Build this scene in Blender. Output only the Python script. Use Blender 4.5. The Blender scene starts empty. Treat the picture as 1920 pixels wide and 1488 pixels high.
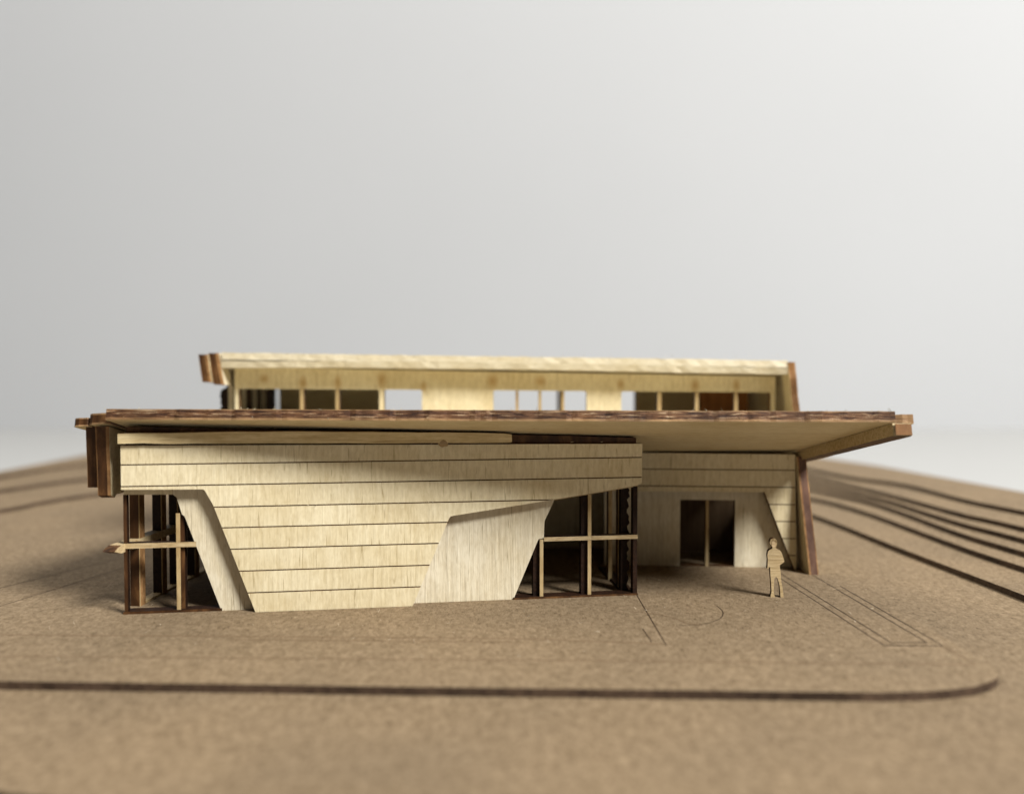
import bpy, bmesh, math, random
from mathutils import Vector, Matrix
from mathutils.geometry import tessellate_polygon
random.seed(7)
R = math.radians
scene = bpy.context.scene
COL = scene.collection
# ------------------------------------------------------------------ camera (1 unit = 1 cm of the model)
cam_d = bpy.data.cameras.new('camera'); cam = bpy.data.objects.new('camera', cam_d); COL.objects.link(cam)
cam.location = (0, 0, 6.6); cam.rotation_euler = (R(90 - 1.68), 0, 0)
cam_d.sensor_fit = 'HORIZONTAL'; cam_d.sensor_width = 36; cam_d.lens = 36 * 1500 / 1920
cam_d.clip_start = 0.1; cam_d.clip_end = 2000
cam_d.dof.use_dof = True; cam_d.dof.focus_distance = 23.1; cam_d.dof.aperture_fstop = 0.028125 / 0.47
scene.camera = cam
# ------------------------------------------------------------------ room light
w = bpy.data.worlds.new('World'); scene.world = w; w.use_nodes = True
w.node_tree.nodes['Background'].inputs[0].default_value = (1.0, 0.97, 0.92, 1)
w.node_tree.nodes['Background'].inputs[1].default_value = 0.05
def area(name, loc, target, size, power, color):
    d = bpy.data.lights.new(name, 'AREA'); d.shape = 'DISK'; d.size = size; d.energy = power; d.color = color
    o = bpy.data.objects.new(name, d); COL.objects.link(o); o.location = loc
    o.rotation_euler = (Vector(target) - Vector(loc)).to_track_quat('-Z', 'Y').to_euler()
    return o
area('room_lamp', (0 + .58 * 320, 24 - .446 * 320, 2 + .682 * 320), (0, 28, 2), 100, 2250000, (1.0, 0.98, 0.94))
area('overhead_fill', (-50, 30, 210), (-8, 28, 0), 170, 220000, (1.0, 0.97, 0.93))  # added soft fill from above to lift the ground shadow, not a fixture
scene.view_settings.view_transform = 'Standard'; scene.view_settings.look = 'None'
scene.view_settings.exposure = 0.0; scene.view_settings.gamma = 1.0
scene.cycles.max_bounces = 8; scene.cycles.diffuse_bounces = 5

# ------------------------------------------------------------------ materials
def nt(name):
    m = bpy.data.materials.new(name); m.use_nodes = True; t = m.node_tree
    b = t.nodes['Principled BSDF']; b.inputs['Specular IOR Level'].default_value = 0.2
    return m, t, b
def tex(t, scale, map_scale=(1, 1, 1), detail=4, rough=.55, dist=0, seed=0):
    tc = t.nodes.new('ShaderNodeTexCoord'); mp = t.nodes.new('ShaderNodeMapping')
    oi = t.nodes.new('ShaderNodeObjectInfo'); ad = t.nodes.new('ShaderNodeVectorMath'); ad.operation = 'ADD'
    mu = t.nodes.new('ShaderNodeMath'); mu.operation = 'MULTIPLY'; mu.inputs[1].default_value = 37.0 if seed >= 0 else 0
    t.links.new(oi.outputs['Random'], mu.inputs[0])
    t.links.new(tc.outputs['Object'], ad.inputs[0]); t.links.new(mu.outputs[0], ad.inputs[1])
    mp.inputs['Scale'].default_value = map_scale; mp.inputs['Location'].default_value = (seed * 3.1, seed * 1.7, seed * 2.3)
    t.links.new(ad.outputs[0], mp.inputs[0])
    n = t.nodes.new('ShaderNodeTexNoise'); n.inputs['Scale'].default_value = scale; n.inputs['Detail'].default_value = detail
    n.inputs['Roughness'].default_value = rough; n.inputs['Distortion'].default_value = dist
    t.links.new(mp.outputs[0], n.inputs['Vector'])
    return n.outputs['Fac']
def ramp(t, fac, stops):
    r = t.nodes.new('ShaderNodeValToRGB'); e = r.color_ramp.elements
    e[0].position, e[0].color = stops[0][0], (*stops[0][1], 1); e[1].position, e[1].color = stops[-1][0], (*stops[-1][1], 1)
    for p, c in stops[1:-1]:
        k = e.new(p); k.color = (*c, 1)
    t.links.new(fac, r.inputs[0]); return r.outputs[0]
def g(v): return (v, v, v)
def mul(t, a, b, f=1.0):
    m = t.nodes.new('ShaderNodeMix'); m.data_type = 'RGBA'; m.blend_type = 'MULTIPLY'; m.inputs[0].default_value = f
    t.links.new(a, m.inputs[6]); t.links.new(b, m.inputs[7]); return m.outputs[2]
def mixc(t, fac, a, b):
    m = t.nodes.new('ShaderNodeMix'); m.data_type = 'RGBA'
    t.links.new(fac, m.inputs[0]); t.links.new(a, m.inputs[6]); t.links.new(b, m.inputs[7]); return m.outputs[2]
def bump(t, b, fac, strength, dist):
    n = t.nodes.new('ShaderNodeBump'); n.inputs['Strength'].default_value = strength; n.inputs['Distance'].default_value = dist
    t.links.new(fac, n.inputs['Height']); t.links.new(n.outputs[0], b.inputs['Normal'])

def wood(name, light, dark, grain, hair=.75, bstr=.5):
    """raw birch ply: fine streaks along one axis; grain = scale of each axis (small along the grain)"""
    m, t, b = nt(name)
    streak = tex(t, 1.0, tuple(v * 9 for v in grain), 5, .6, .3, 0)
    mott = tex(t, .55, (1, 1, 1), 3, .5, .6, 1)
    hairs = tex(t, 1.0, tuple(v * 17 for v in grain), 2, .5, .5, 2)
    c = ramp(t, streak, [(.28, dark), (.62, light)])
    c = mul(t, c, ramp(t, mott, [(.3, (.88, .84, .76)), (.7, (1, 1, 1))]))
    fz = tex(t, 1.0, tuple(v ** .35 * 11 for v in grain), 3, .6, .4, 3)
    c = mul(t, c, ramp(t, fz, [(.33, (.90, .88, .84)), (.6, (1.03, 1.03, 1.03))]))
    c = mul(t, c, ramp(t, hairs, [(.27, (hair, hair * .93, hair * .82)), (.36, (1, 1, 1))]))
    t.links.new(c, b.inputs['Base Color']); b.inputs['Roughness'].default_value = .62
    bump(t, b, streak, bstr, .03)
    return m
CREAM, CREAM_D = (.73, .655, .465), (.64, .56, .375)
PLY_V = wood('ply_vertical_grain', CREAM, CREAM_D, (1, 1, .06), .62)
PLY_W = wood('ply_pale_vertical_grain', (.715, .66, .52), (.615, .555, .42), (1, 1, .05), .5, .9)
PLY_H = wood('ply_lengthwise_grain', (.70, .62, .42), (.61, .53, .34), (.05, 1, 1), .8, .4)
STRIP = wood('strip_lengthwise_grain', (.66, .55, .33), (.47, .36, .19), (.05, 1.2, 1.2), .62, .7)
RAW = wood('raw_ply_edge', (.60, .55, .425), (.52, .46, .335), (.14, 1.4, 1.4), .78, .3)
TAN = wood('scorched_face', (.50, .39, .22), (.33, .22, .10), (1, 1, .1), .6, .6)
TANH = wood('scorched_face_lengthwise', (.56, .455, .285), (.38, .27, .14), (.2, 1, 1), .6, .6)
FIG = wood('figure_ply', (.60, .475, .285), (.46, .34, .18), (.12, 1, 1.6), .6, .6)
def char(name, stops, sc=1.0, stretch=(1, 1, 1), bs=.6):
    m, t, b = nt(name)
    n = tex(t, 5 * sc, stretch, 6, .65, .6, 0)
    n2 = tex(t, 1.1, (1, 1, 1), 3, .5, 0, 1)
    c = ramp(t, n, stops); c = mul(t, c, ramp(t, n2, [(.3, g(.55)), (.7, g(1.15))]))
    t.links.new(c, b.inputs['Base Color']); b.inputs['Roughness'].default_value = .55
    bump(t, b, n, bs, .04)
    return m
BURN = char('laser_burnt_edge', [(.28, (.018, .007, .003)), (.52, (.075, .032, .011)), (.75, (.21, .105, .038))], .8, (.6, 1, .16), .3)
BURN_L = char('singed_ply_edge', [(.3, (.16, .075, .026)), (.6, (.36, .20, .085)), (.8, (.55, .36, .18))], 1, (.5, 1, .5))
ROOF_E = char('burnt_roof_edge', [(.34, (.016, .006, .003)), (.47, (.075, .031, .014)), (.58, (.17, .082, .036)), (.68, (.50, .36, .22))], 2.0, (.16, 1, 2.0), .9)
ROOF_L = char('singed_roof_edge', [(.3, (.17, .09, .04)), (.7, (.40, .25, .12))], 1.2, (.12, 1, 1.5))
SCORE = char('scored_groove', [(.3, (.05, .018, .007)), (.6, (.13, .057, .021)), (.8, (.32, .19, .09))], 1, (.6, 1, 1))
BLACK = char('charred_ply', [(.3, (.006, .003, .002)), (.7, (.035, .014, .006))], 2)
MAHOG = char('red_brown_burnt_edge', [(.3, (.085, .042, .030)), (.6, (.155, .085, .058)), (.8, (.28, .18, .12))], .8, (1, 1, .25))
AMBER = char('amber_burnt_edge', [(.3, (.13, .055, .018)), (.6, (.24, .12, .045)), (.8, (.38, .22, .10))], .8, (1, 1, .25))
BROWN = wood('brown_inner_board', (.30, .13, .04), (.20, .08, .022), (1, 1, .06), .7)
DARKB = wood('doorway_shade_brown', (.15, .098, .055), (.10, .062, .032), (1, 1, .06), .7)  # dark tone puts the doorway's shade into the colour
def chip(name, a, b_, fl):
    m, t, b = nt(name)
    n1 = tex(t, 5.5, (1, 1, 1), 6, .62, .7, 0); n2 = tex(t, 14, (1, .45, 1), 4, .6, 1.2, 1); n3 = tex(t, .25, (1, 1, 1), 3, .5, 0, 2)
    n4 = tex(t, 9, (.6, 1, 1), 2, .5, 1.5, 3)
    c = ramp(t, n1, [(.38, a), (.62, b_)])
    c = mul(t, c, ramp(t, n2, [(.34, (.62, .58, .53)), (.5, (1, 1, 1)), (.66, (1.18, 1.18, 1.18))]))
    c = mul(t, c, ramp(t, n3, [(.3, (.88, .88, .88)), (.7, (1.05, 1.04, 1.02))]))
    fleck = ramp(t, n4, [(.70, (0, 0, 0)), (.78, (.55, .55, .55))])
    fc = t.nodes.new('ShaderNodeRGB'); fc.outputs[0].default_value = (*fl, 1)
    c = mixc(t, fleck, c, fc.outputs[0])
    t.links.new(c, b.inputs['Base Color']); b.inputs['Roughness'].default_value = .85
    bump(t, b, n2, .35, .03)
    return m
CHIP = chip('kraft_chipboard', (.156, .112, .066), (.220, .162, .101), (.46, .37, .24))
CHIP_E = char('burnt_chipboard_edge', [(.3, (.034, .021, .014)), (.7, (.105, .068, .045))], 1)
def plain(name, c, rough=.8):
    m, t, b = nt(name); b.inputs['Base Color'].default_value = (*c, 1); b.inputs['Roughness'].default_value = rough; return m
def paint(name, c):
    m, t, b = nt(name)
    n = tex(t, .02, (1, 1, 1), 3, .5, 0, 0)
    t.links.new(ramp(t, n, [(.3, tuple(v * .97 for v in c)), (.7, c)]), b.inputs['Base Color']); b.inputs['Roughness'].default_value = .9
    return m
WALL = paint('white_wall_paint', (.43, .437, .447)); TABLE = paint('pale_grey_table', (.365, .366, .36))
CREAMY = plain('pale_dust', (.55, .47, .35))
ENGR = plain('engraved_line_burn', (.035, .020, .010)); ENGR_F = plain('faint_engraved_line', (.15, .098, .055)); GLUE = plain('dried_glue', (.31, .22, .115), .35)

# ------------------------------------------------------------------ mesh helpers
def jit_loop(loop, step, amp):
    out = []
    for i, p in enumerate(loop):
        q = loop[(i + 1) % len(loop)]; d = Vector(q) - Vector(p); n = max(1, int(d.length / step)) if step else 1
        for k in range(n):
            r = Vector(p) + d * (k / n)
            if k: r += Vector((-d.y, d.x)).normalized() * random.gauss(0, amp)
            out.append((r.x, r.y))
    return out
def area2(l): return sum(l[i][0] * l[(i + 1) % len(l)][1] - l[(i + 1) % len(l)][0] * l[i][1] for i in range(len(l)))
PLY_ROWS = [0, .17, .83, 1]
def prism(loops, c0, c1, mats, axis='v', rows=None, step=0, amp=0.0):
    """outline (first loop) with holes, extruded from c0 to c1. axis v: (x,z) outline along +y; h: (x,y) outline along +z; s: (y,z) outline along +x.
    mats = [face, edge] or [face, edge_outer_ply, edge_core] when rows are given"""
    if not isinstance(loops[0][0], (tuple, list)): loops = [loops]
    fix = []
    for i, l in enumerate(loops):
        if (area2(l) > 0) != (i == 0): l = list(reversed(l))
        fix.append(jit_loop(l, step, amp) if step else list(l))
    P = {'v': lambda a, b, c: (a, c, b), 'h': lambda a, b, c: (a, b, c), 's': lambda a, b, c: (c, a, b)}[axis]
    fr = rows or [0, 1]; cs = [c0 + (c1 - c0) * f for f in fr]
    verts, faces, mi = [], [], []
    flat = [p for l in fix for p in l]; N = len(flat)
    for c in cs: verts += [P(a, b, c) for a, b in flat]
    tris = tessellate_polygon([[Vector((a, b, 0)) for a, b in l] for l in fix])
    for t in tris:
        faces.append(tuple(t)); mi.append(0)
        faces.append(tuple(v + N * (len(cs) - 1) for v in t)); mi.append(0)
    o = 0
    for l in fix:
        n = len(l)
        for i in range(n):
            j = (i + 1) % n
            for k in range(len(cs) - 1):
                faces.append((o + i + k * N, o + j + k * N, o + j + (k + 1) * N, o + i + (k + 1) * N))
                mi.append(1 if len(mats) < 3 or k in (0, len(cs) - 2) else 2)
        o += n
    me = bpy.data.meshes.new('mesh'); me.from_pydata(verts, [], faces)
    for m in mats: me.materials.append(m)
    for p, i in zip(me.polygons, mi): p.material_index = min(i, len(mats) - 1)
    bm = bmesh.new(); bm.from_mesh(me); bmesh.ops.recalc_face_normals(bm, faces=bm.faces); bm.to_mesh(me); bm.free()
    return me
def box(x0, x1, y0, y1, z0, z1, mats, **k): return prism([(x0, z0), (x1, z0), (x1, z1), (x0, z1)], y0, y1, mats, **k)
def join(*ms):
    bm = bmesh.new(); mats = []
    for me in ms:
        idx = []
        for m in me.materials:
            if m not in mats: mats.append(m)
            idx.append(mats.index(m))
        n = len(bm.faces); bm.from_mesh(me); bm.faces.ensure_lookup_table()
        for f in bm.faces[n:]: f.material_index = idx[f.material_index]
    me = bpy.data.meshes.new('mesh'); bm.to_mesh(me); bm.free()
    for m in mats: me.materials.append(m)
    return me
ROOT = None
def obj(name, me, parent=None, loc=None, rot=None, mat=None, label=None):
    o = bpy.data.objects.new(name, me); COL.objects.link(o); me.name = name
    if parent is not None:
        o.parent = parent
    if mat is not None: o.matrix_basis = mat
    if loc is not None: o.location = loc
    if rot is not None: o.rotation_euler = rot
    if parent is ROOT and parent is not None: o.matrix_parent_inverse = Matrix.Translation(-ROOT.location)
    if label: o['label'] = label
    return o
def clip(poly, z0, z1):
    def half(p, z, keep_above):
        out = []
        for i, a in enumerate(p):
            b = p[(i + 1) % len(p)]; ia = (a[1] >= z) == keep_above; ib = (b[1] >= z) == keep_above
            if ia: out.append(a)
            if ia != ib:
                t = (z - a[1]) / (b[1] - a[1]); out.append((a[0] + t * (b[0] - a[0]), z))
        return out
    p = half(poly, z0, True)
    return half(p, z1, False) if len(p) > 2 else []

# ------------------------------------------------------------------ setting: wall, table, chipboard site
def structure(name, me, label, **k):
    o = obj(name, me, **k); o['kind'] = 'structure'; o['label'] = label; return o
structure('wall', box(-330, 330, 112, 114, -60, 240, [WALL]), 'plain white wall behind the model')
structure('table', prism([(-190, -70), (190, -70), (190, 111.99), (-190, 111.99)], -4.2, -1.2, [TABLE], 'h'), 'pale grey table top under the chipboard base')
RIGHT = [(27.5, 22), (24.4, 38.0), (23.7, 41.8), (22.5, 48.6), (20.4, 55.0), (18.5, 62)]
LEFT_X = -31.6
TH = .19
structure('base_plate', prism([(LEFT_X, 8), (30, 8), *RIGHT, (LEFT_X, 62)], -1.19, -.38, [CHIP, CHIP_E], 'h'), 'lowest chipboard layer under the site')
structure('road_plate', prism([(LEFT_X, 15.9), (-20, 14.1), (-8.4, 12.82), (-7.3, 12.6), (0, 11.2), (12, 9.4), (29, 9), *RIGHT, (LEFT_X, 62)], -.38, -.19, [CHIP, CHIP_E], 'h'), 'chipboard sheet in front of and right of the building platform')
corner = [(7.6, 16.38), (8.4, 16.42), (9.1, 16.52), (9.75, 16.70), (10.25, 16.96), (10.5, 17.16), (10.66, 17.36), (10.76, 17.62), (10.81, 18.0), (10.84, 19)]
SITE = structure('ground', prism([(LEFT_X, 17.9), (-22, 17.4), (-11, 17.01), (0, 16.62), *corner, (10.8, 30), (10.4, 44), (6, 60), (LEFT_X, 60)], -.19, 0, [CHIP, CHIP_E], 'h', step=.8, amp=.006), 'brown chipboard platform with rounded corner on which the building stands')
def smooth(pts, n=5):
    out = []
    for i in range(len(pts) - 1):
        a, b, c, d = (Vector(pts[max(0, min(len(pts) - 1, k))]) for k in (i - 1, i, i + 1, i + 2))
        for q in range(n):
            t = q / n
            v = .5 * ((2 * b) + (c - a) * t + (2 * a - 5 * b + 4 * c - d) * t * t + (3 * b - a - 3 * c + d) * t ** 3)
            out.append((v.x, v.y))
    return out + [tuple(pts[-1])]
def terrace(pts, z, label, right=True):
    pts = smooth(pts)
    end = RIGHT if right else None
    if right:
        poly = [(27.6, 14), *RIGHT, *reversed(pts)]
    else:
        poly = [(LEFT_X, 62), *[(a, b) for a, b in pts]]
    structure('terrace', prism(poly, z, z + TH, [CHIP, CHIP_E], 'h'), label)
rt = [([(15.9, 14), (15.27, 23.67), (14.72, 29.78), (14.16, 37.0), (12.6, 45), (9.5, 55), (7, 61.9)], -.19, 'lowest chipboard contour step right of the building'),
      ([(18.6, 14), (16.99, 26.37), (16.67, 30.58), (16.51, 36.23), (16.0, 39.8), (15.2, 42), (12.5, 50), (9, 61.9)], 0, 'second contour step up on the right slope'),
      ([(19.8, 14), (17.9, 27.79), (17.55, 31.57), (17.6, 36.26), (17.3, 39.5), (15.9, 44), (13.5, 51), (10.5, 61.9)], .19, 'third contour step up on the right slope'),
      ([(20.9, 14), (18.73, 29.09), (18.2, 32.4), (18.0, 37.4), (17.5, 40.6), (16.4, 45), (14.3, 52), (12, 61.9)], .38, 'fourth contour step up on the right slope'),
      ([(21.9, 14), (19.5, 30.3), (18.9, 33.0), (18.5, 37.4), (17.9, 41.5), (17, 46), (15.2, 53), (13, 61.9)], .57, 'fifth contour step up on the right slope'),
      ([(24.6, 20), (21.09, 32.79), (20.42, 36.06), (20.12, 40.8), (18.64, 43.67), (17.4, 49), (15.8, 55), (14, 61.9)], .76, 'topmost contour step of the right slope')]
for i, (p, z, l) in enumerate(rt):
    terrace([(a - .004 * i, b) if b > 61 else (a, b) for a, b in p], z, l)
terrace([(LEFT_X, 31), (-27.6, 33.2), (-24.2, 37.6), (-23.6, 40.1), (-22.2, 42.9), (-19, 47), (-14, 54), (-11, 61.9)], 0, 'lowest contour step behind the left end of the building', False)
terrace([(LEFT_X, 37), (-29.4, 39.5), (-27.5, 42.8), (-26.4, 45.6), (-25.4, 47.5), (-20, 54), (-16, 61.8)], .19, 'second contour step behind the left end of the building', False)
terrace([(LEFT_X, 43), (-30.2, 47), (-29.4, 52), (-27, 56), (-25, 61.7)], .38, 'topmost contour step at the far left edge', False)

def line(pts, wd=.036, mat=None, z=.004):
    vs, fs = [], []
    for i, p in enumerate(pts):
        a = Vector(pts[max(0, i - 1)]); b = Vector(pts[min(len(pts) - 1, i + 1)]); n = Vector((-(b - a).y, (b - a).x)).normalized() * wd / 2
        vs += [(p[0] - n.x, p[1] - n.y, z), (p[0] + n.x, p[1] + n.y, z)]
        if i: fs.append((2 * i - 2, 2 * i, 2 * i + 1, 2 * i - 1))
    me = bpy.data.meshes.new('engraved_line'); me.from_pydata(vs, [], fs); me.materials.append(mat or ENGR)
    return obj('engraved_line', me, SITE)
line([(8.62, 26.2), (9.04, 19.27)]); line([(8.86, 26.4), (9.31, 19.47)]); line([(9.86, 26.0), (10.19, 19.47)]); line([(10.2, 24.7), (10.46, 19.3)])
line([(10.46, 19.3), (10.53, 17.97)], .028, ENGR_F); line([(9.04, 19.25), (10.45, 19.22)], .05, ENGR, .005); line([(9.31, 19.46), (10.19, 19.46)], .05, ENGR, .005)
line([(3.72, 23.84), (3.75, 19.23)], .03); line([(3.38, 20.54), (3.44, 19.51)], .03)
line([(-12.94, 20.05), (0, 19.78), (3.65, 19.36)], .05, ENGR_F); line([(-7, 19.68), (0, 19.5)], .04, ENGR_F, .005); line([(-12.2, 18.52), (0, 18.27), (10.5, 17.97)], .045, ENGR_F, .005)
line([(-18.3, 19.3), (-15.77, 24.45), (-13.97, 28.53)], .035); line([(-17.5, 16.9), (-14.54, 22.53), (-13.21, 27.03)], .035); line([(-14.45, 23.45), (-14.26, 23.86), (-13.64, 25.08), (-13.06, 26.73)], .03, ENGR_F, .005)
line([(4.5 + 1.36 * math.cos(a), 22.2 + 1.4 * math.sin(a)) for a in [R(x) for x in range(-95, 25, 10)]], .026, ENGR)
line([(3.28, 21.97), (3.7, 21.9), (4.09, 21.73), (4.4, 21.4), (4.64, 20.95), (5.0, 20.82)], .035, ENGR_F, .005)

# ------------------------------------------------------------------ the wooden building
ROOT = bpy.data.objects.new('building_model', None); COL.objects.link(ROOT); ROOT.location = (0, 27, 0)
ROOT['label'] = 'pale laser-cut plywood model building with burnt brown edges and upswept front roof'; ROOT['category'] = 'model building'
# front facade: outer siding panel on plane A
ANG = R(7.77)
MA = Matrix.Translation((-7.10, 21.95, 0)) @ Matrix.Rotation(ANG, 4, 'Z')
MB = MA @ Matrix.Translation((0, .30, 0))
FP = [(-3.47, 4.66), (-3.47, 3.47), (-1.35, 3.44), (-1.31, 3.41), (-1.09, 3.0), (0.0, 0.005), (4.32, 0.005), (5.36, 2.48), (5.40, 2.535), (5.47, 2.55), (8.02, 2.90), (10.86, 3.31), (11.02, 3.40), (11.03, 4.54)]
front = obj('front_wall', prism(FP, .035, .30, [SCORE, BURN_L, BURN], rows=PLY_ROWS), ROOT, mat=MA)
def siding(parent, poly, cuts, mat, y0, y1, edge):
    zs = [9.0, *cuts, -1.0]
    for i in range(len(zs) - 1):
        q = clip(poly, zs[i + 1] + .017, zs[i] - .017)
        if len(q) > 2: obj('siding_board', prism(q, y0, y1, [mat, edge]), parent)
siding(front, FP, [4.14, 3.555, 2.945, 2.37, 1.775, 1.16, .55], PLY_V, 0, .033, BURN_L)
# recessed pale piers behind it
PE = [BURN_L, BURN]
obj('pier_panel', prism([(-2.22, 4.5), (-2.22, 3.27), (-2.12, 3.18), (-1.99, 2.72), (-1.92, 2.66), (-.97, 0), (.5, 0), (.5, 4.5)], 0.003, .30, [PLY_W, *PE], rows=PLY_ROWS), ROOT, mat=MB, label='narrow slanted pale pier left of the siding')
obj('pier_panel', prism([(3.9, 0), (7.25, 0), (7.97, 1.70), (8.0, 1.75), (8.15, 1.78), (8.17, 2.28), (8.46, 2.88), (8.46, 4.4), (3.9, 4.4)], 0.003, .30, [PLY_W, *PE], rows=PLY_ROWS), ROOT, mat=MB, label='broad pale pier with slanted sides right of the siding')
obj('header_panel', prism([(-3.5, 3.29), (-2.23, 3.27), (-2.23, 4.5), (-3.5, 4.5)], 0.003, .30, [PLY_V, *PE], rows=PLY_ROWS), ROOT, mat=MB)
obj('header_panel', prism([(8.47, 2.88), (10.98, 3.25), (10.98, 4.4), (8.47, 4.4)], 0.003, .30, [TANH, *PE], rows=PLY_ROWS), ROOT, mat=MB)
# window frames (post, mullion, rail, sill)
def frame(parts, name='window_frame'):
    first = None
    return first
FM = [TAN, BURN]; FH = [TANH, BLACK]
wl = obj('window_frame', box(-3.52, -3.43, .002, .18, 0, 3.29, [BURN, BLACK]), ROOT, mat=MB)
obj('mullion', join(box(-2.15, -2.04, 0, .10, 0, 2.75, FM), box(-2.06, -1.95, .1, .34, .02, 2.7, [BURN, BLACK])), wl)
obj('rail', box(-3.53, -1.62, -.01, .26, 1.81, 1.95, FH), wl)
obj('sill', box(-3.55, -.95, -.02, .34, 0, .07, [BURN, BLACK]), wl)
wr = obj('window_frame', box(10.85, 10.98, .002, .24, 0, 3.25, [BLACK, BLACK]), ROOT, mat=MB)
for u, zt in ((8.02, 1.74), (9.46, 3.03)):
    obj('mullion', join(box(u + .01, u + .115, 0, .12, 0, zt, FM), box(u - .17, u + .012, .10, .36, .01, zt, [BLACK, BLACK])), wr)
obj('rail', box(8.15, 10.99, -.01, .26, 1.68, 1.80, FH), wr)
obj('sill', box(7.24, 10.99, -.05, .36, 0, .055, [BURN, BLACK]), wr)
# filler strip in the slot under the roof
obj('filler_strip', prism([(-3.5, 4.72), (1.8, 4.67), (5.3, 4.64), (7.12, 4.63), (7.15, 4.66), (7.14, 4.86), (6.9, 4.89), (5.2, 4.935), (3.2, 4.975), (1.5, 5.0), (-1, 5.01), (-3.5, 4.99)], -.12, .18, [STRIP, BURN_L], step=.6, amp=.006), ROOT, mat=MA, label='loose light wood strip wedged in the slot under the roof')
obj('slot_shade_strip', prism([(-3.4, 4.4), (10.9, 4.4), (10.9, 4.70), (8.9, 4.78), (-3.4, 5.15)],   .2, .5, [BURN, BURN], step=.5, amp=.006), ROOT, mat=MA, label='added dark strip standing in for shade in the slot under the roof')  # added dark strip: the slot's deep shade as burnt colour
def blob(c, r):
    bm = bmesh.new(); bmesh.ops.create_icosphere(bm, subdivisions=3, radius=1)
    for v in bm.verts:
        k = 1 + .12 * math.sin(5 * v.co.x + 3 * v.co.z) ; v.co = Vector((c[0] + v.co.x * r[0] * k, c[1] + v.co.y * r[1], c[2] + v.co.z * r[2] * k))
    for f in bm.faces: f.smooth = True
    me = bpy.data.meshes.new('glue_spot'); bm.to_mesh(me); bm.free(); me.materials.append(GLUE); return me
obj('glue_spot', blob((5.2, -.09, 4.64), (.15, .045, .115)), ROOT, mat=MA)
# left end: post wall with a long rail
PV = Vector((-10.9, 22.2, 0))
ML = Matrix.Translation(PV) @ Matrix.Rotation(R(-5.0), 4, 'Z') @ Matrix.Translation(-PV)
lw = obj('left_end_wall', box(-10.90, -10.57, 22.5, 29.5, 3.25, 4.4, [PLY_H, BURN], rows=PLY_ROWS), ROOT, mat=ML)
for y in (22.55, 23.75, 24.7, 25.8, 27.0):
    pf = BURN if y < 23 else BLACK
    obj('post', join(box(-10.86, -10.60, y, y + .28, 0, 3.25, [pf, BURN]), box(-10.60, -10.57, y + .01, y + .27, 0, 3.24, [TAN, BURN_L])), lw)
rl = prism([(21.30, 1.83), (21.62, 1.72), (27.0, 1.70), (27.0, 1.90), (21.62, 1.94), (21.45, 1.90)], -10.90, -10.555, [TANH, TANH], 's')
rl.materials.append(BURN)
for p in rl.polygons:
    if p.center.y < 21.6: p.material_index = 2
obj('rail', rl, lw)
obj('sill', box(-10.88, -10.6, 22.6, 29, 0, .06, [TAN, TAN]), lw)
obj('outer_panel', prism([(21.75, 5.16), (21.80, 3.27), (22.0, 3.18), (22.1, 3.26), (29.5, 3.26), (29.5, 3.3)], -11.33, -10.97, [PLY_H, BURN_L, BURN], 's', rows=[0, .03, .74, 1], step=.5, amp=.012), ROOT, label='inner of two side panels with burnt front edge')
obj('outer_panel', prism([(22.0, 5.16), (22.05, 3.45), (29.5, 3.4), (29.5, 3.5)], -11.74, -11.39, [PLY_H, BURN_L, BURN], 's', rows=[0, .03, .74, 1], step=.5, amp=.012), ROOT, label='outer of two side panels with burnt front edge')
# right end of the front room: charred posts
MR = Matrix.Translation((3.77, 23.72, 0)) @ Matrix.Rotation(ANG, 4, 'Z')
rw = obj('right_end_wall', box(-.30, 0, .1, 3.3, 3.2, 4.35, [PLY_H, BURN], rows=PLY_ROWS), ROOT, mat=MR)
rag = [(-.44, 0)]; rag += [(-.215 + random.uniform(-.05, .05) + (.06 if 1.5 < z * .1 < 1.8 else 0), z * .1) for z in range(0, 33)]; rag += [(-.44, 3.2)]
obj('post', prism(rag, .34, .60, [BLACK, BLACK]), rw, label='ragged charred post')
obj('post', box(-.42, -.30, .75, 1.0, 0, 3.2, [TAN, BURN]), rw); obj('post', box(-.46, -.34, 1.75, 2.0, 0, 3.2, [TAN, BURN]), rw)
obj('sill', box(-.40, -.06, .12, 3.3, 0, .06, [BURN, BLACK]), rw)
# entrance wall
MD = Matrix.Translation((4.34, 27.41, 0)) @ Matrix.Rotation(R(-4.05), 4, 'Z')
MC = MD @ Matrix.Translation((0, -.35, 0))
obj('entrance_wall', prism([[(-1.15, 0), (1.43, 0), (1.43, 2.28), (3.28, 2.28), (3.28, 0), (5.45, 0), (5.3, 3.85), (-1.15, 3.85)]], 0.003, .28, [PLY_W, *PE], rows=PLY_ROWS), ROOT, mat=MD)
dr = obj('door_frame', box(2.29, 2.40, -.01, .26, 0, 2.279, FM), ROOT, mat=MD)
obj('threshold', box(1.45, 3.26, .03, .2, 0, .03, [BURN, BURN]), dr)
SP = [(-1.4, 3.92), (5.17, 3.89), (5.25, .02), (5.19, .02), (4.18, 2.62), (-1.4, 2.60)]
es = obj('entrance_siding', prism(SP, .035, .35, [SCORE, BURN_L, BURN], rows=PLY_ROWS), ROOT, mat=MC)
siding(es, SP, [3.365, 2.79, 2.21, 1.64, 1.065, .5], PLY_V, 0, .033, BURN_L)
obj('doorway_shade_board', box(3.9, 9.6, 29.6, 29.75, 0, 3.0, [DARKB, BURN]), ROOT, label='added dark board standing in for shade behind the entrance')  # added board, coloured dark so the room behind the doorway looks unlit
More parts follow.
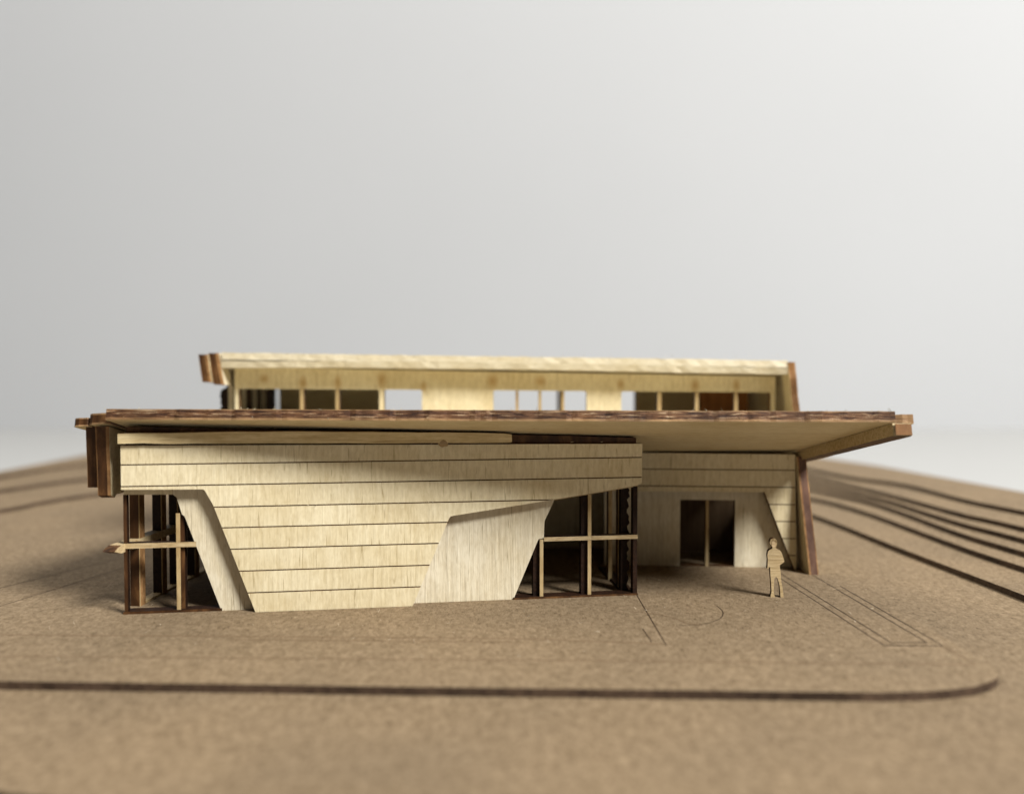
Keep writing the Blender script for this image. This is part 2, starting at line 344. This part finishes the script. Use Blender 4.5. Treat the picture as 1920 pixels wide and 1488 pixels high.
# leaning right end wall with red-brown burnt edge
def lean(o_name, yz, x0, x1, dx, z_ref, mats, label=None, rows=None):
    me = prism(yz, x0, x1, mats, 's', rows=rows, step=.35, amp=.01)
    for v in me.vertices: v.co.x += dx * (v.co.z / z_ref)
    return obj(o_name, me, ROOT, label=label)
lean('right_end_panel', [(26.08, 0), (26.62, 3.82), (26.9, 3.80), (31.2, 2.9), (31.2, 0)], 9.76, 10.07, -.26, 3.76, [PLY_V, BURN_L, MAHOG], 'leaning end panel with red-brown burnt front edge', rows=[0, .2, .9, 1])
# front roof slab, its side trims and right beam
SL = math.atan(.2265)
MF = Matrix.Translation((0, 21.1, 5.348)) @ Matrix.Rotation(R(.17), 4, 'Y') @ Matrix.Rotation(-SL, 4, 'X')
FR = prism([(-10.74, 0), (10.14, 0), (9.62, 6.25), (9.3, 9.3), (-10.89, 9.3)], 0, .29, [PLY_H, ROOF_L, ROOF_E], 'h', rows=[0, .2, .93, 1], step=.15, amp=.013)
froof = obj('front_roof', FR, ROOT, mat=MF, label='large sloping front roof with burnt front edge')
bm_pts = [(10.12, .15), (10.60, .12), (10.64, .3), (10.05, 6.6), (9.6, 6.6), (9.62, 6.2)]
obj('roof_beam', prism(bm_pts, -.34, -.012, [BURN, STRIP, STRIP], 'h', rows=PLY_ROWS, step=.3, amp=.006), ROOT, mat=MF, label='beam under the right edge of the front roof')
obj('beam_end', box(10.16, 10.59, .09, .115, -.33, -.03, [AMBER, BURN]), ROOT, mat=MF)
obj('roof_trim', prism([(10.16, .3), (10.72, .22), (10.76, .5), (10.2, 6.2), (9.8, 6.2)], .0, .25, [PLY_H, ROOF_L, ROOF_L], 'h', rows=[0, .3, .8, 1], step=.14, amp=.015), ROOT, mat=MF, label='frayed trim strip along the right roof edge')
obj('roof_trim', prism([(-10.90, .62), (-11.0, .5), (-11.4, .6), (-11.52, .7), (-11.52, 9), (-10.92, 9)], -.03, .27, [PLY_H, ROOF_L, BURN], 'h', rows=[0, .15, .85, 1], step=.12, amp=.015), ROOT, mat=MF, label='first trim strip along the left roof edge')
obj('roof_trim', prism([(-11.54, .85), (-11.62, .75), (-11.98, .85), (-12.06, .95), (-12.06, 9), (-11.54, 9)], -.05, .18, [PLY_H, ROOF_L, BURN], 'h', rows=[0, .15, .85, 1], step=.12, amp=.015), ROOT, mat=MF, label='outermost trim strip along the left roof edge')
# rear clerestory wall with window openings
zs0 = 4.5
groups = [(-10.6, -5.15), (-4.96, -3.49), (-.72, 2.89), (4.24, 10.02)]
mulls = [(-8.23, -8.08, 0), (-6.84, -6.70, 0), (.14, .25, 1), (1.03, 1.14, 1), (1.91, 2.03, 0), (5.64, 5.80, 1), (7.10, 7.24, 1), (8.62, 8.76, 1)]
def rr(x0, x1, z0, z1, z2, r=.07): return [(x0, z0), (x1, z0), (x1, z2 - r), (x1 - r * .3, z2 - r * .3), (x1 - r, z2), (x0 + r, z1), (x0 + r * .3, z1 - r * .3), (x0, z1 - r)]
hd = lambda x: 5.99 - .007 * (x + 5)
KR = 30.2 / 31
outer = [(-10.75 * KR, 0), (10.2 * KR, 0), (10.2 * KR, 6.48), (-10.75 * KR, 6.83)]
def scorched_wall():
    m = PLY_V.copy(); m.name = 'ply_with_scorch_stains'; t = m.node_tree; b = t.nodes['Principled BSDF']
    src = b.inputs['Base Color'].links[0].from_socket; tc = t.nodes.new('ShaderNodeTexCoord'); acc = None
    for x, z, rx, rz in [(-8.1, 6.25, .22, .35), (-6.75, 6.25, .2, .38), (-5.05, 6.35, .22, .42), (-3.42, 6.12, .16, .26), (-9.6, 6.4, .25, .22), (-.75, 6.3, .3, .4), (1.1, 6.3, .3, .3), (4.2, 6.2, .2, .3), (7.1, 6.15, .22, .35), (8.7, 6.15, .2, .35)]:
        v = t.nodes.new('ShaderNodeVectorMath'); v.operation = 'SUBTRACT'; t.links.new(tc.outputs['Object'], v.inputs[0]); v.inputs[1].default_value = (x * KR, 0, z)
        q = t.nodes.new('ShaderNodeVectorMath'); q.operation = 'MULTIPLY'; t.links.new(v.outputs[0], q.inputs[0]); q.inputs[1].default_value = (1 / rx, 0, 1 / rz)
        l = t.nodes.new('ShaderNodeVectorMath'); l.operation = 'LENGTH'; t.links.new(q.outputs[0], l.inputs[0])
        if acc is None: acc = l.outputs['Value']
        else:
            mn = t.nodes.new('ShaderNodeMath'); mn.operation = 'MINIMUM'; t.links.new(acc, mn.inputs[0]); t.links.new(l.outputs['Value'], mn.inputs[1]); acc = mn.outputs[0]
    t.links.new(mul(t, src, ramp(t, acc, [(.1, (.72, .58, .42)), (1, (1, 1, 1))])), b.inputs['Base Color'])
    return m
rw2 = obj('rear_wall', prism([outer] + [rr(a * KR, b * KR, zs0, hd(a), hd(b)) for a, b in groups], 30.2, 30.48, [scorched_wall(), BURN_L, BURN], rows=PLY_ROWS), ROOT, label='upper rear wall pierced by a row of windows')
for a, b, f in mulls:
    obj('mullion', box(a * KR, b * KR, 30.205, 30.47, zs0 + .001, hd(a) - .012, [TAN, BURN]), rw2)
# far room behind it
rb = obj('back_wall', prism([[(-10.9, 0), (10.4, 0), (10.4, 6.6), (-10.9, 6.6)], [(-6.15, 4.7), (5.75, 4.7), (5.75, 6.25), (-6.15, 6.25)]], 37.4, 37.7, [PLY_H, BURN]), ROOT)
obj('mullion', box(2.12, 2.28, 37.35, 37.72, 4.7, 6.25, [PLY_W, PLY_W]), rb)
obj('partition', box(7.85, 9.85, 33.4, 33.6, 0, 6.5, [BROWN, BURN]), ROOT, label='brown inner board seen through the right rear windows')
ls = obj('rear_left_wall', box(-11.15, -11.0, 31.3, 37.3, 0, 6.6, [BURN, BURN]), ROOT)
for y in (30.95, 32.4, 33.8, 35.0):
    obj('post', box(-10.98, -10.78, y, y + .18, 3, 6.6, [PLY_W, BURN]), ls)
rg = [(-11.25, 3)] + [(-11.28 + random.uniform(-.05, .05), 3 + .09 * k) for k in range(1, 34)] + [(-11.0, 6.1), (-11.0, 3)]
obj('post', prism(rg, 31.0, 31.25, [BLACK, BLACK]), ls, label='ragged charred post')
# rear roof: two plies, end panels
rear = obj('rear_roof', prism([(29.5, 6.86), (29.47, 7.10), (38.2, 6.78), (38.2, 6.56)], -10.72, 10.15, [RAW, RAW], 's', step=.3, amp=.012), ROOT, label='raised rear roof with raw pale front edge')
up = prism([(29.52, 7.12), (29.55, 7.37), (38.2, 7.04), (38.2, 6.80)], -10.70, 10.17, [RAW, RAW], 's')
obj('upper_layer', up, rear)
for o in (rear, rear.children[0]):
    me = o.data
    bmr = bmesh.new(); bmr.from_mesh(me)
    geom = bmr.verts[:] + bmr.edges[:] + bmr.faces[:]
    for k in range(1, 60):
        x = -10.7 + 20.85 * k / 60
        bmesh.ops.bisect_plane(bmr, geom=bmr.verts[:] + bmr.edges[:] + bmr.faces[:], plane_co=(x, 0, 0), plane_no=(1, 0, 0))
    for v in bmr.verts:
        f = (v.co.x + 10.7) / 20.9
        v.co.z += -.29 * f + random.gauss(0, .006)
        v.co.y += random.gauss(0, .012) if v.co.y < 31 else 0
        if o is rear and v.co.y < 31:
            v.co.z += (.0 if f > .2 else -.05 * (1 - f / .2)) + (.05 * max(0, 1 - abs(f - .5) / .5))
    bmr.to_mesh(me); bmr.free()
def rear_end(name, yz, x0, x1, dx, mats, label, rows):
    me = prism(yz, x0, x1, mats, 's', rows=rows, step=.3, amp=.012)
    for v in me.vertices: v.co.x += dx * (7.0 - v.co.z)
    return obj(name, me, ROOT, label=label)
rear_end('rear_end_panel', [(29.5, 7.35), (29.52, 6.19), (38, 5.9), (38, 7.0)], -11.13, -10.74, .16, [PLY_W, BURN_L, BURN], 'inner of two rear end panels with burnt front edge', [0, .05, .68, 1])
rear_end('rear_end_panel', [(29.45, 7.30), (29.5, 6.28), (38, 5.9), (38, 7.0)], -11.50, -11.15, .12, [PLY_V, BURN_L, BURN], 'outer of two rear end panels with burnt front edge', [0, .05, .7, 1])
rear_end('rear_end_panel', [(29.5, 7.02), (29.4, 2.5), (37.6, 2.5), (37.6, 6.9)], 10.17, 10.43, .10, [PLY_V, BURN_L, AMBER], 'slanted right end panel of the raised rear roof', [0, .15, .85, 1])
# loose wood fibres along the cut edges
def fibres(n, fn, name, parent, mat):
    vs, fs = [], []
    for _ in range(n):
        p = Vector(fn()); d = Vector((random.gauss(0, 1), random.gauss(0, .6), abs(random.gauss(0, .8)))).normalized(); L = random.uniform(.04, .12)
        s = d.orthogonal().normalized() * .006; b2 = d.cross(s).normalized() * .006; bend = Vector((0, 0, random.uniform(-.03, .03)))
        k = len(vs)
        for q, wdt in ((p, 1), (p + d * L * .5 + bend, .9), (p + d * L, .4)):
            vs += [q + s * wdt, q - s * wdt * .5 + b2 * wdt, q - s * wdt * .5 - b2 * wdt]
        for r in (0, 3):
            for i in range(3): fs.append((k + r + i, k + r + (i + 1) % 3, k + r + 3 + (i + 1) % 3, k + r + 3 + i))
    me = bpy.data.meshes.new(name); me.from_pydata([tuple(v) for v in vs], [], fs); me.materials.append(mat)
    o = obj(name, me, parent); o['kind'] = 'stuff'; return o
fibres(46, lambda: (random.uniform(-10.8, 10.2), 0, random.choice((.285, .29, .06))), 'wood_fibres', froof, RAW)
fibres(8, lambda: (random.uniform(10.1, 10.65), random.uniform(.3, .5), random.choice((.25, 0))), 'wood_fibres', froof, RAW)
fibres(26, lambda: ((lambda c: (random.uniform(-3.4, 11) if c > 3 else random.uniform(-1, 5), -.004, c))(random.choice((4.14, 3.555, 2.945, 4.6)))), 'wood_fibres', front, RAW)
fibres(40, lambda: (random.uniform(-10.6, 10.1), 29.5, 7.38 - .29 * 0.5), 'wood_fibres', rear, RAW)

_s = bpy.data.objects['ground']
fibres(70, lambda: (random.uniform(-12, 11), random.triangular(17.5, 26, 21.5), .006), 'wood_fibres', _s, CREAMY)
# ------------------------------------------------------------------ the little cut-out person
fig = bpy.data.objects.new('scale_figure', None); COL.objects.link(fig); fig.location = (7.79, 23.45, 0); fig.rotation_euler = (0, 0, R(-6)); fig.scale = (.93, 1, 1)
fig['label'] = 'small flat wooden figure of a standing person near the entrance'; fig['category'] = 'figurine'
body = [(-.11, 1.745), (-.17, 1.72), (-.20, 1.66), (-.20, 1.60), (-.165, 1.53), (-.12, 1.47), (-.13, 1.435), (-.2, 1.405), (-.25, 1.35), (-.27, 1.24), (-.255, 1.1), (-.26, .95), (-.27, .845), (-.235, .84), (-.205, .89), (-.18, .89), (-.17, .66), (-.145, .45), (-.13, .16), (-.16, .03), (-.15, 0), (-.04, 0), (-.03, .035), (-.06, .11), (-.06, .31), (-.055, .48), (-.045, .56), (-.02, .60), (.015, .60), (.05, .56), (.09, .45), (.12, .33), (.14, .14), (.145, .03), (.16, 0), (.235, 0), (.245, .035), (.225, .15), (.2, .32), (.17, .45), (.16, .57), (.145, .74), (.12, .90), (.115, .955), (.25, 1.05), (.255, 1.08), (.21, 1.22), (.165, 1.34), (.11, 1.40), (.03, 1.435), (-.01, 1.455), (-.005, 1.5), (.02, 1.55), (.03, 1.61), (.02, 1.68), (-.02, 1.73), (-.065, 1.75)]
obj('body', prism(body, 0, .17, [FIG, BURN]), fig)
hairp = [(-.20, 1.645), (-.20, 1.66), (-.17, 1.715), (-.11, 1.742), (-.065, 1.745), (-.02, 1.725), (.018, 1.68), (.025, 1.64), (-.02, 1.675), (-.085, 1.69), (-.15, 1.67)]
obj('hair', prism(hairp, -.016, .001, [TAN, BURN]), fig)
face = [(-.085 + .062 * math.cos(a), 1.575 + .098 * math.sin(a)) for a in [R(20 * k) for k in range(18)]]
obj('face', prism(face, -.012, .002, [wood('face_ply', (.74, .57, .36), (.6, .44, .25), (.12, 1, 1.6), .8), TAN]), fig)
